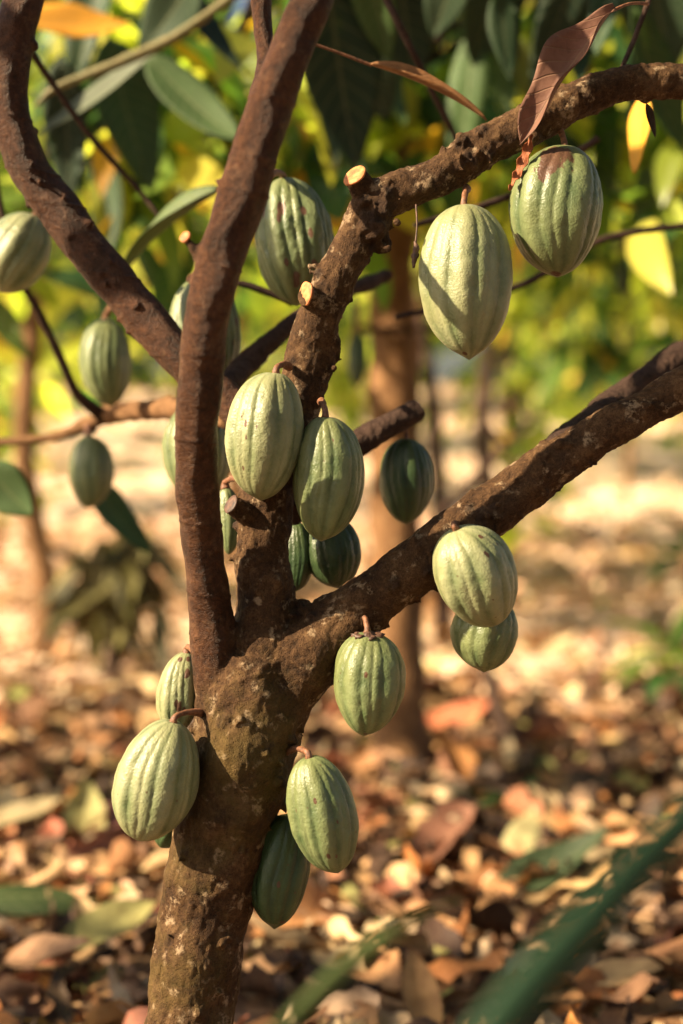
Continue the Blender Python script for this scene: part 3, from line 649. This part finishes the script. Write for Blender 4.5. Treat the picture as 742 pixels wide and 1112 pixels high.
br = twig([(250, 455, 1.75, 26), (205, 443, 1.95, 24), (160, 445, 2.15, 22), (118, 450, 2.25, 22), (98, 460, 2.3, 16), (60, 474, 2.3, 11), (0, 480, 2.3, 9), (-60, 478, 2.3, 8)], 'bark_far', tree, 'branch', 12, lab='thin blurred horizontal branch at the left')
v, f = tube(skel([(112, 452, 2.25, 16), (84, 428, 2.2, 11), (64, 385, 2.15, 9), (40, 335, 2.1, 9), (22, 300, 2.05, 8), (0, 220, 2.0, 7), (-10, 120, 2.0, 7)], .012), 9, .3, True, 60); mk('twig', v, f, M['bark_dark'], br)
v, f = tube(skel([(104, 468, 2.28, 7), (95, 466, 2.27, 6), (96, 478, 2.26, 5)], .006), 9, .2, True, 60); mk('twig', v, f, M['bark_dark'], br)
twig([(430, 345, 2.0, 6), (560, 312, 2.1, 8), (650, 262, 2.15, 8), (742, 245, 2.2, 8), (800, 240, 2.2, 8)], parent=tree)
twig([(450, 245, 1.9, 6), (560, 210, 1.95, 8), (650, 150, 1.9, 8)], parent=tree)
# out of the frame, above: the tree's own crown, clumps placed for shade
def crownbatch(C_, RR, K, L, pal, n=5, cols=3, droop=.6):
    C_ = np.asarray(C_, float); RR = np.asarray(RR, float)
    nb = max(6, K // 9); bc = norm(rng.normal(0, 1, (nb, 3))) * rng.uniform(.35, 1, (nb, 1)) ** .5 * RR + C_
    j = rng.integers(0, nb, K); Dd = norm(rng.normal(0, 1, (K, 3)) * np.array([1, 1, .5]) + np.array([0, 0, -droop]))
    P = bc[j] + rng.normal(0, 1, (K, 3)) * .06 + Dd * .04
    U = norm(rng.normal(0, .5, (K, 3)) + np.array([0, -.1, .9]))
    Ls = rng.uniform(.6, 1.2, K) * L; W = Ls * rng.uniform(.32, .42, K)
    cl = rng.uniform(.6, 1.3, nb)[j][:, None]
    b = leaves(P, Dd, U, Ls, W, rng.normal(-.5, .35, K), rng.uniform(.05, .35, K), n, cols, rng.uniform(0, .05, K), None, .85, np.clip(pick(pal, K, .2) * cl, .01, .8))
    return b, bc
bs = []
for c_, r_, k_ in (((-.15, 1.95, 2.1), (.35, .25, .15), 40), ((.35, 1.9, 2.15), (.6, .45, .25), 130), ((.75, 1.7, 1.9), (.3, .3, .2), 30), ((-.98, 1.62, 2.05), (.3, .1, .15), 20)):
    b, bc = crownbatch(c_, r_, k_, .24, DARKG, 8, 5); bs.append(b)
V2, F2, U2, T2 = join_batches(bs)
mk('crown', V2, F2, M['leaf_hero'], tree, {'tint': T2}, U2)
for pts in ([(372, -120, 1.58, 40), (420, -230, 1.8, 26), (470, -330, 2.0, 14)], [(380, -260, 1.62, 38), (360, -420, 1.6, 20)], [(30, -220, 1.7, 34), (-80, -380, 1.6, 18)], [(420, -230, 1.8, 20), (600, -300, 1.9, 12)]):
    twig(pts, 'bark_smooth', tree, 'branch')

# ---- dried leaf things caught on the limb
e = empty('dried_leaf', tuple(at(600, 120, 1.585)), 'curled reddish brown dried leaf draped over the upper right limb', 'dry leaf')
leaf_obj('blade', (668, 8, 1.57), (568, 158, 1.565), 60, (.17, .08, .05), 'leaf_dry', bend=-.25, fold=.5, roll=.9, wav=.10, shape=1.0, face=(-.55, -.75, .35), parent=e, n=26, cols=11, wf=14)
leaf_obj('torn_tip', (578, 146, 1.56), (552, 205, 1.565), 20, (.30, .09, .03), 'leaf_dry', bend=.9, fold=-.5, roll=1.6, wav=.22, face=(-.3, -.9, .2), parent=e, n=26, cols=7, wf=26)
v, f = tube(skel([(664, 12, 1.57, 4), (684, 4, 1.58, 3.4), (704, 4, 1.6, 4)], .004), 8); mk('stalk', v, f, M['stalk'], e)
e = empty('dried_leaf', tuple(at(440, 85, 1.72)), 'long narrow brown dried leaf hanging across the top, left of the wide one', 'dry leaf')
leaf_obj('blade', (400, 70, 1.72), (526, 132, 1.72), 20, (.26, .12, .04), 'leaf_dry', bend=-.35, fold=.8, roll=1.0, wav=.05, face=(-.2, -.5, .8), parent=e, n=22, cols=7)
v, f = tube(skel([(336, 46, 1.70, 3.2), (370, 58, 1.71, 3.2), (404, 71, 1.72, 3.5)], .004), 8); mk('stalk', v, f, M['stalk'], e)
e = empty('withered_flower', tuple(at(452, 262, 1.575)), 'tiny shrivelled dark pod dangling on a thread below the upper limb', 'withered pod')
v, f = tube(skel([(452, 222, 1.585, 2.2), (453, 245, 1.58, 2), (451, 268, 1.578, 2.4)], .003), 8); mk('stalk', v, f, M['calyx'], e)
v, f = tube(skel([(451, 262, 1.578, 3), (452, 270, 1.578, 7), (450, 282, 1.578, 6), (449, 291, 1.578, 2)], .002), 10, .7, True, 300); mk('husk', v, f, M['calyx'], e)
e = empty('dried_leaf', tuple(at(703, 118, 1.63)), 'tiny dark curled dry leaf under the limb beside the yellow leaf', 'dry leaf')
leaf_obj('blade', (702, 112, 1.63), (712, 148, 1.63), 12, (.06, .035, .02), 'leaf_dry', bend=.6, fold=.5, roll=1.2, parent=e)

# ================================================================== distinctive fallen leaves
def fallen(px, py, ang, Lm, Wm, tint, lab, tilt=.15, bend=.6, roll=.7, fold=.2, z=.06, mat='leaf_dry', cat='fallen leaf'):
    # find ground point under pixel
    dirv = (at(px, py, 1) - CAM); s = (CAM.z - z) / -dirv.z; P = CAM + dirv * s; P.z = gh(P.x, P.y) + z
    D = Vector((math.cos(R(ang)) * math.cos(tilt), math.sin(R(ang)) * math.cos(tilt), math.sin(tilt)))
    U = Vector((.1, -.35, .9)).normalized()
    V, F, uv, T = leaves([P - D * Lm / 2], [D], [U], Lm, Wm, bend, fold, 16, 9, .05, roll, .85, [tint])
    o = mk('fallen_leaf', V, F, M[mat], None, {'tint': T}, uv, origin=tuple(P)); tag(o, lab, cat, 'fallen leaves lying on the litter')
    return o
fallen(60, 978, 5, .34, .10, (.045, .075, .02), 'long fresh green fallen leaf lying left of the trunk', .1, -.6, -.8, z=.09, mat='leaf_hero')
fallen(92, 898, 95, .17, .11, (.38, .36, .13), 'small yellowish green fallen leaf standing up, left of the large pale pod', .9, .4, .4, z=.08)
fallen(20, 905, 10, .22, .09, (.30, .24, .12), 'dull olive tan fallen leaf at the left edge', .1, .5, .6, z=.06)
fallen(568, 930, 60, .18, .10, (.45, .42, .2), 'pale yellow green fallen leaf upright in the middle right litter', .9, -.5, -.6, z=.07)
fallen(600, 968, 20, .28, .11, (.035, .06, .025), 'dark green fallen leaf right of the pale upright one', .2, .6, .6, z=.06, mat='leaf_hero')
fallen(150, 945, 20, .26, .10, (.48, .29, .15), 'tan curled fallen leaf just left of the trunk', .25, -.7, .9)
fallen(455, 1088, 100, .17, .07, (.50, .27, .10), 'small tan fallen leaf propped up at the bottom edge', .5, .3, .5, z=.08)
fallen(680, 1075, 10, .15, .06, (.52, .34, .16), 'small pale tan fallen leaf at the bottom right', .05, .3, .3, z=.08)
fallen(110, 912, -10, .30, .12, (.17, .06, .045), 'dark reddish fallen leaf beneath the large pale pod', .05, .4, .5, z=.05)
fallen(55, 1050, -15, .18, .085, (.36, .20, .10), 'broad tan fallen leaf at the lower left', .12, .5, .5, z=.08)
fallen(120, 1020, 35, .19, .10, (.26, .24, .08), 'yellowish fallen leaf at the lower left beside the trunk', .1, .4, .5, z=.09)
fallen(490, 788, 10, .28, .14, (.45, .14, .06), 'rust red fallen leaf behind the blurred tree trunk', .2, .5, .6, z=.06)
fallen(330, 1000, 30, .30, .14, (.50, .24, .09), 'orange brown fallen leaf right of the trunk foot', .1, -.5, .6, z=.07)

# ================================================================== foreground strap leaves (rooted in the ground below the frame)
def strap(rows, tint, lab, gx_, gy_):
    e = empty('grass_blade', (gx_, gy_, gh(gx_, gy_)), lab, 'grass blade')
    C = np.array([(gx_, gy_, gh(gx_, gy_) - .01, .004)] + pxs(rows)); S = spline(C, .008); n = len(S)
    T = norm(np.gradient(S[:, :3], axis=0)); side = norm(np.cross(T, np.tile(np.array([-.1, 1., .12]), (n, 1)))); Nn = np.cross(side, T)
    cols = [-1, -.5, 0, .5, 1]
    Vt = np.array([S[i, :3] + side[i] * S[i, 3] * s + Nn[i] * abs(s) * S[i, 3] * .18 for i in range(n) for s in cols])
    k = len(Vt); idx = np.arange(k).reshape(n, 5)
    F = np.stack([idx[:-1, :-1], idx[:-1, 1:], idx[1:, 1:], idx[1:, :-1]], -1).reshape(-1, 4)
    nn = np.repeat(Nn, 5, axis=0); loop = list(idx[0]) + list(idx[1:, -1]) + list(idx[-1, :-1][::-1]) + list(idx[1:-1, 0][::-1])
    rim = np.array([(loop[i], loop[i - 1], loop[i - 1] + k, loop[i] + k) for i in range(len(loop))])
    uv = np.array([(s, i / n * .5) for i in range(n) for s in cols])
    mk('blade', np.vstack([Vt + nn * .0003, Vt - nn * .0003]), np.vstack([F, F[:, ::-1] + k, rim]), M['blade'], e, {'tint': np.tile(np.array(tint), (2 * k, 1))}, np.vstack([uv, uv]))
strap([(420, 1330, .60, 30), (490, 1190, .61, 46), (560, 1095, .62, 54), (650, 995, .64, 52), (735, 905, .67, 48), (815, 830, .70, 30), (860, 810, .74, 3)], (.04, .10, .05), 'broad dark green blade blurred in the lower right foreground', .02, .48)
strap([(200, 1270, .87, 16), (262, 1170, .80, 14), (330, 1095, .81, 20), (390, 1040, .82, 22), (450, 1000, .84, 16), (500, 975, 1.02, 3)], (.12, .17, .05), 'thin pale green blade blurred at the bottom right of the trunk', -.12, .80)

# ================================================================== background trees
PITCHR = R(PITCH)
def ground_at(px, py):
    dv = at(px, py, 1) - CAM; s = CAM.z / -dv.z; return CAM + dv * s
def bgtree(x, y, rows, crowns, lab, mat='bark_far', K=700, L=.24, pal=GREENS, seg=12, limbs=4, group='blurred cacao trees behind', name='cacao_tree'):
    z0 = gh(x, y); e = empty(name, (x, y, z0), lab, 'tree', group)
    S = spline([(x + dx, y + dy, z0 + h, r) for dx, dy, h, r in rows], .04); v, f = tube(S, seg, .22, True, 9)
    mk('trunk', v, f, M[mat], e)
    bs = []
    top = Vector(S[-1, :3])
    for (cx, cy, cz, rx, ry, rz, k) in crowns:
        b, bc = crownbatch((x + cx, y + cy, cz), (rx, ry, rz), k, L, pal); bs.append(b)
        for q in bc[:limbs]:
            m_ = top.lerp(Vector(q), .5) + Vector((0, 0, .1))
            st = Vector(S[int(len(S) * random.uniform(.7, .98)), :3])
            v, f = tube(spline([(*st, .022), (*m_, .016), (*q, .006)], .08), 7, .2, True, 12); mk('limb', v, f, M['bark_dark'], e)
    V2, F2, U2, T2 = join_batches(bs); mk('crown', V2, F2, M['leaf'], e, {'tint': T2}, U2)
    return e
p = ground_at(433, 850)
bgtree(p.x, p.y, [(0, 0, -.03, .10), (0, 0, .25, .070), (-.01, 0, .8, .066), (-.02, 0, 1.3, .062), (-.03, 0, 1.9, .06), (-.05, 0, 2.4, .04)],
       [(-.1, .3, 2.35, 1.0, .8, .45, 420), (-.9, -.5, 1.75, .55, .4, .42, 190), (-.35, -.3, 1.75, .4, .3, .3, 100), (.02, -.25, 1.68, .3, .15, .18, 60), (.35, .1, 1.8, .45, .3, .3, 110), (.8, -.1, 1.75, .5, .4, .42, 170)], 'blurred tree with a stout pale brown trunk standing right behind the middle pods')
bgtree(-2.7, 2.9, [(0, 0, -.03, .09), (.05, 0, .8, .075), (0, 0, 1.5, .05), (0, 0, 2.0, .03)], [(0, .1, 2.0, .9, .9, .45, 80)], 'unseen cacao tree added left of the forked one, outside the frame, to shade the litter', 'bark_limb', limbs=6)  # unseen tree added to drop dappled shade on the litter
for nx_, ny_, cr, lb in ((2.1, 1.9, [(-.5, -.2, 2.75, 1.3, 1.2, .4, 520), (.4, .2, 2.1, .9, 1.3, .8, 420)], 'unseen cacao tree added right of the forked one, outside the frame, to block sky light'),
                         (1.5, -1.4, [(-.6, .3, 2.7, 1.5, 1.2, .4, 520), (.5, .3, 1.8, .8, 1.2, .8, 380)], 'unseen cacao tree added behind the camera on the right to block sky light'),
                         (-.9, -2.4, [(.2, 0, 2.6, 1.5, .9, .5, 480), (.3, -.2, 1.3, 1.7, .5, 1.1, 620)], 'unseen cacao tree added behind the camera on the left to block sky light'),
                         (-4.2, .5, [(0, -1.8, 2.7, 1.3, 1.0, .5, 400), (.45, .8, 2.75, .85, .5, .3, 60)], 'unseen cacao tree added far to the left of the camera to shade the near ground')):
    bgtree(nx_, ny_, [(0, 0, -.03, .09), (.05, 0, .8, .075), (0, 0, 1.5, .05), (0, 0, 2.2, .03)], cr, lb, 'bark_limb', limbs=6, L=.3, pal=DARKG + [GREENS[0]])  # unseen trees added to block sky light and shade near ground
p = ground_at(483, 700)
bgtree(p.x, p.y, [(0, 0, -.03, .045), (-.02, 0, .5, .035), (-.05, 0, 1.0, .032), (-.10, 0, 1.4, .026), (-.1, 0, 1.9, .02)],
       [(.3, .3, 2.2, 1.1, .8, .6, 420), (.9, .2, 1.75, .5, .5, .3, 120)], 'blurred thin dark tree just right of the stout trunk', 'bark_dark')
far = [(-2.0, 7.2, 'blurred tree on the left with a slender trunk beyond the dark drooping shrub', 1.1, 200), (2.0, 6.8, 'blurred tree near the right edge with yellow green leaves', 1.15, 200), (.9, 8.6, 'blurred far tree right of the stout trunk', 1.3, 200), (-.7, 9.4, 'blurred far tree seen left of the forked limbs', 1.4, 215),
       (-3.4, 11.5, 'far left tree in the sunlit clearing', 1.5, 600), (3.6, 11, 'far right tree in the sunlit clearing', 1.5, 600), (1.6, 13.5, 'slender far tree in the sunlit clearing right of centre', 1.7, 600), (-1.5, 15, 'distant tree behind the left limb', 1.8, 600), (-.2, 19, 'most distant tree straight behind the fork', 2.0, 600), (.3, 7.2, 'blurred leafy tree between the stout trunk and the clearing', 1.1, 177), (-1.2, 5.6, 'blurred leafy tree behind the smooth upright limb', .8, 126), (1.5, 5.3, 'blurred leafy tree behind the largest pale pod', .75, 115), (4.5, 18, 'distant tree beyond the far right one', 2.1, 600), (-5, 19, 'distant tree beyond the far left one', 2.1, 600)]
for (x, y, lb, s, K) in far:
    r = .03 + .0035 * y; cz = 1.55 + .085 * y; bot = 1.25 + .045 * y
    bgtree(x, y, [(0, 0, -.03, r * 1.3), (.03, 0, .3, r), (-.05, 0, .9, r * .85), (.03, 0, bot + .2, r * .7), (0, 0, cz, r * .45)],
           [(0, 0, cz + .2, s, s * .8, cz - bot, K), (-.5 * s, -.2, bot + .35, s * .6, s * .5, .3, K // 4), (.55 * s, 0, bot + .3, s * .6, s * .5, .3, K // 4)] + ([(.25 if x < 0 else -.15, -.3, 1.30, .85, .5, .27, 130)] if abs(x) in (2.0,) else []), lb, 'bark_far' if x < 0 else 'bark_dark', L=.26 + .006 * y)
# saplings standing in the clearing
for x, y, h, rr_, lb in ((-2.2, 9.0, 1.25, .42, 'small blurred sapling in the clearing at the far left'), (-1.35, 11.5, 1.6, .45, 'blurred sapling in the clearing left of the upright limb'), (1.15, 9.6, 1.15, .36, 'blurred sapling in the clearing just above the slanting limb'),
                     (2.35, 8.6, 1.0, .4, 'low blurred sapling in the clearing at the right edge'), (2.5, 12.5, 1.7, .5, 'taller blurred sapling in the clearing toward the right'), (.45, 13.0, 1.7, .4, 'blurred sapling in the clearing right of the stout trunk')):
    z = gh(x, y); bgtree(x, y, [(0, 0, -.03, .035), (.03, 0, h * .4, .028), (-.02, 0, h * .8, .02), (0, 0, h, .012)], [(0, 0, z + h * .9, rr_, rr_, h * .33, 85), (.15, 0, z + h * .5, rr_ * .6, rr_ * .6, .15, 22)], lb, 'bark_far', limbs=2, L=.24, pal=[(.33, .38, .07, 3), (.5, .5, .12, 2), (.12, .2, .04, 3), (.6, .4, .1, 1)], group='saplings in the clearing', name='sapling')
# distant woodland reads as one mass
bs = []
WOOD = [(.30, .38, .07, 3), (.54, .54, .13, 3), (.76, .70, .36, 1.6), (.12, .2, .05, 2), (.03, .07, .03, 1.6), (.66, .48, .16, .8)]  # bright tints carry sunlight; palest one painted in for sky glints
for i in range(46):      # scrub on the far bank, uneven in height and spacing
    x = -16 + i * .72 + math.sin(i * 5.1) * .5; yy = 19 + 4.5 * math.sin(i * 2.7); hh_ = .75 + 1.4 * abs(math.sin(i * 1.9)) ** 2
    b, _ = crownbatch((x, yy, gh(x, yy) + hh_ * .9), (.5 + .4 * math.sin(i), .6, hh_ * .6), int(70 + 110 * hh_), .36, WOOD, 3, 3); bs.append(b)
for i in range(18):
    b, _ = crownbatch((-25 + i * 3, 36, 8.5 + math.sin(i * 2.1)), (3, 2, 4), 700, 1.0, WOOD, 3, 3); bs.append(b)
for i in range(44):
    x = -24 + i * 1.1; b, _ = crownbatch((x, 28 + 3 * math.sin(i * 1.7), 4.4 + 1.3 * math.sin(i * 2.3)), (1.7, 1.4, 2.9), 620, .6, WOOD, 3, 3); bs.append(b)
V2, F2, U2, T2 = join_batches(bs); o = mk('distant_woodland', V2, F2, M['leaf'], None, {'tint': T2}, U2)
tag(o, 'bright green far-off woodland closing the view behind the clearing', 'woodland', kind='stuff')

# drooping dry shrub at left
p = ground_at(120, 745); e = empty('drooping_shrub', tuple(p), 'dark olive drooping clump of withered leaves on the left behind the trunk', 'shrub')
dsh = (p - CAM).dot(fw)
v, f = tube(skel([(118, 748, dsh, 16), (124, 690, dsh, 13), (130, 640, dsh, 12), (140, 588, dsh, 10)], .03), 9, .3, True, 20); mk('stem', v, f, M['bark_dark'], e)
K = 120; t0 = rng.uniform(0, 1, K)
P = np.array([at(102 + 50 * a + rng.normal(0, 14), 625 - 35 * a + rng.normal(0, 16), dsh + rng.normal(0, .15)) for a in t0])
Dd = norm(rng.normal(0, .48, (K, 3)) + np.array([-.2, 0, -1.0]))
b = leaves(P, Dd, norm(rng.normal(0, 1, (K, 3)) + np.array([-.5, -.8, 0])), rng.uniform(.16, .42, K), rng.uniform(.035, .08, K), rng.normal(0, .6, K), .3, 8, 5, .08, None, .8, pick([(.12, .10, .022, 3), (.05, .045, .013, 3.5), (.20, .17, .04, 1)], K))
mk('foliage', b[0], b[1], M['leaf_dry'], e, {'tint': b[3]}, b[2])
# low green plants
def lowplant(px, py, lab, K=16, L=.28, h=.2, pal=GREENS[:3]):
    p = ground_at(px, py); e = empty('seedling', (p.x, p.y, gh(p.x, p.y)), lab, 'plant', 'low plants in the litter')
    v, f = tube(spline([(p.x, p.y, gh(p.x, p.y) - .01, .008), (p.x + .01, p.y, h * .5, .006), (p.x, p.y, h, .004)], .03), 7); mk('stem', v, f, M['stalkgreen'], e)
    P = np.array([(p.x, p.y, h * random.uniform(.5, 1)) for _ in range(K)]); D = norm(np.c_[rng.normal(0, 1, (K, 2)), rng.uniform(-.1, .7, K)])
    b = leaves(P, D, np.tile([0, 0, 1.], (K, 1)), rng.uniform(.6, 1.1, K) * L, L * .3, -.8, .25, 8, 5, .03, None, .85, pick(pal, K))
    mk('foliage', b[0], b[1], M['leaf'], e, {'tint': b[3]}, b[2])
lowplant(725, 765, 'low green plant near the right edge in the middle litter')
lowplant(430, 830, 'little green plant at the foot of the stout blurred trunk', 6, .16, .1)
lowplant(210, 905, 'little dark plant left of the trunk behind the pods', 8, .22, .1, DARKG)
lowplant(560, 640, 'yellow green plant at the sunny edge right of centre', 22, .4, .5, GREENS[2:4])
lowplant(738, 655, 'dark green plant cut by the right edge', 14, .4, .4, DARKG)
lowplant(560, 905, 'low dark green plant beside the pale upright fallen leaf', 10, .18, .08, DARKG)
# fallen stick
p0, p1 = ground_at(520, 770), ground_at(565, 860)
v, f = tube(spline([(p0.x, p0.y, .22, .02), ((p0.x + p1.x) / 2, (p0.y + p1.y) / 2, .12, .022), (p1.x, p1.y, .02, .026)], .03), 9, .4, True, 12)
o = mk('fallen_branch', v, f, M['bark_dark'], None, origin=tuple(p1)); tag(o, 'dark stick leaning in the litter right of the stout trunk', 'stick')
# background pods and twigs
pod(387, 390, 21, 60, 3.3, 0, 'small blurred blue green pod in front of the stout background trunk', 'pod_dark', 0, (388, 330, 3.3), 1.0, res=(50, 30), group='far blurred pods')
pod(677, 300, 17, 44, 3.6, 0, 'tiny blurred green pod far behind the upper right', 'pod_dark', 0, (680, 255, 3.6), 1.0, res=(50, 30), group='far blurred pods')
e = empty('bare_branch', tuple(at(490, 540, 4.6)), 'blurred bare forked branch crossing the bright clearing, right of the middle', 'branch')
v, f = tube(skel([(478, 560, 4.6, 12), (520, 515, 4.6, 10), (560, 475, 4.5, 8), (582, 450, 4.5, 6)], .03), 9, .3, True, 10); mk('twig', v, f, M['bark_dark'], e)
v, f = tube(skel([(550, 484, 4.52, 7), (535, 470, 4.5, 6), (520, 440, 4.5, 4)], .03), 9, .3, True, 10); mk('twig', v, f, M['bark_dark'], e)
e = empty('bare_branch', tuple(at(430, 357, 3.6)), 'blurred straight twig running level from the stout trunk', 'branch')
v, f = tube(skel([(390, 357, 3.6, 8), (430, 358, 3.6, 8), (475, 357, 3.6, 7)], .03), 9, .2, True, 10); mk('twig', v, f, M['bark_dark'], e)
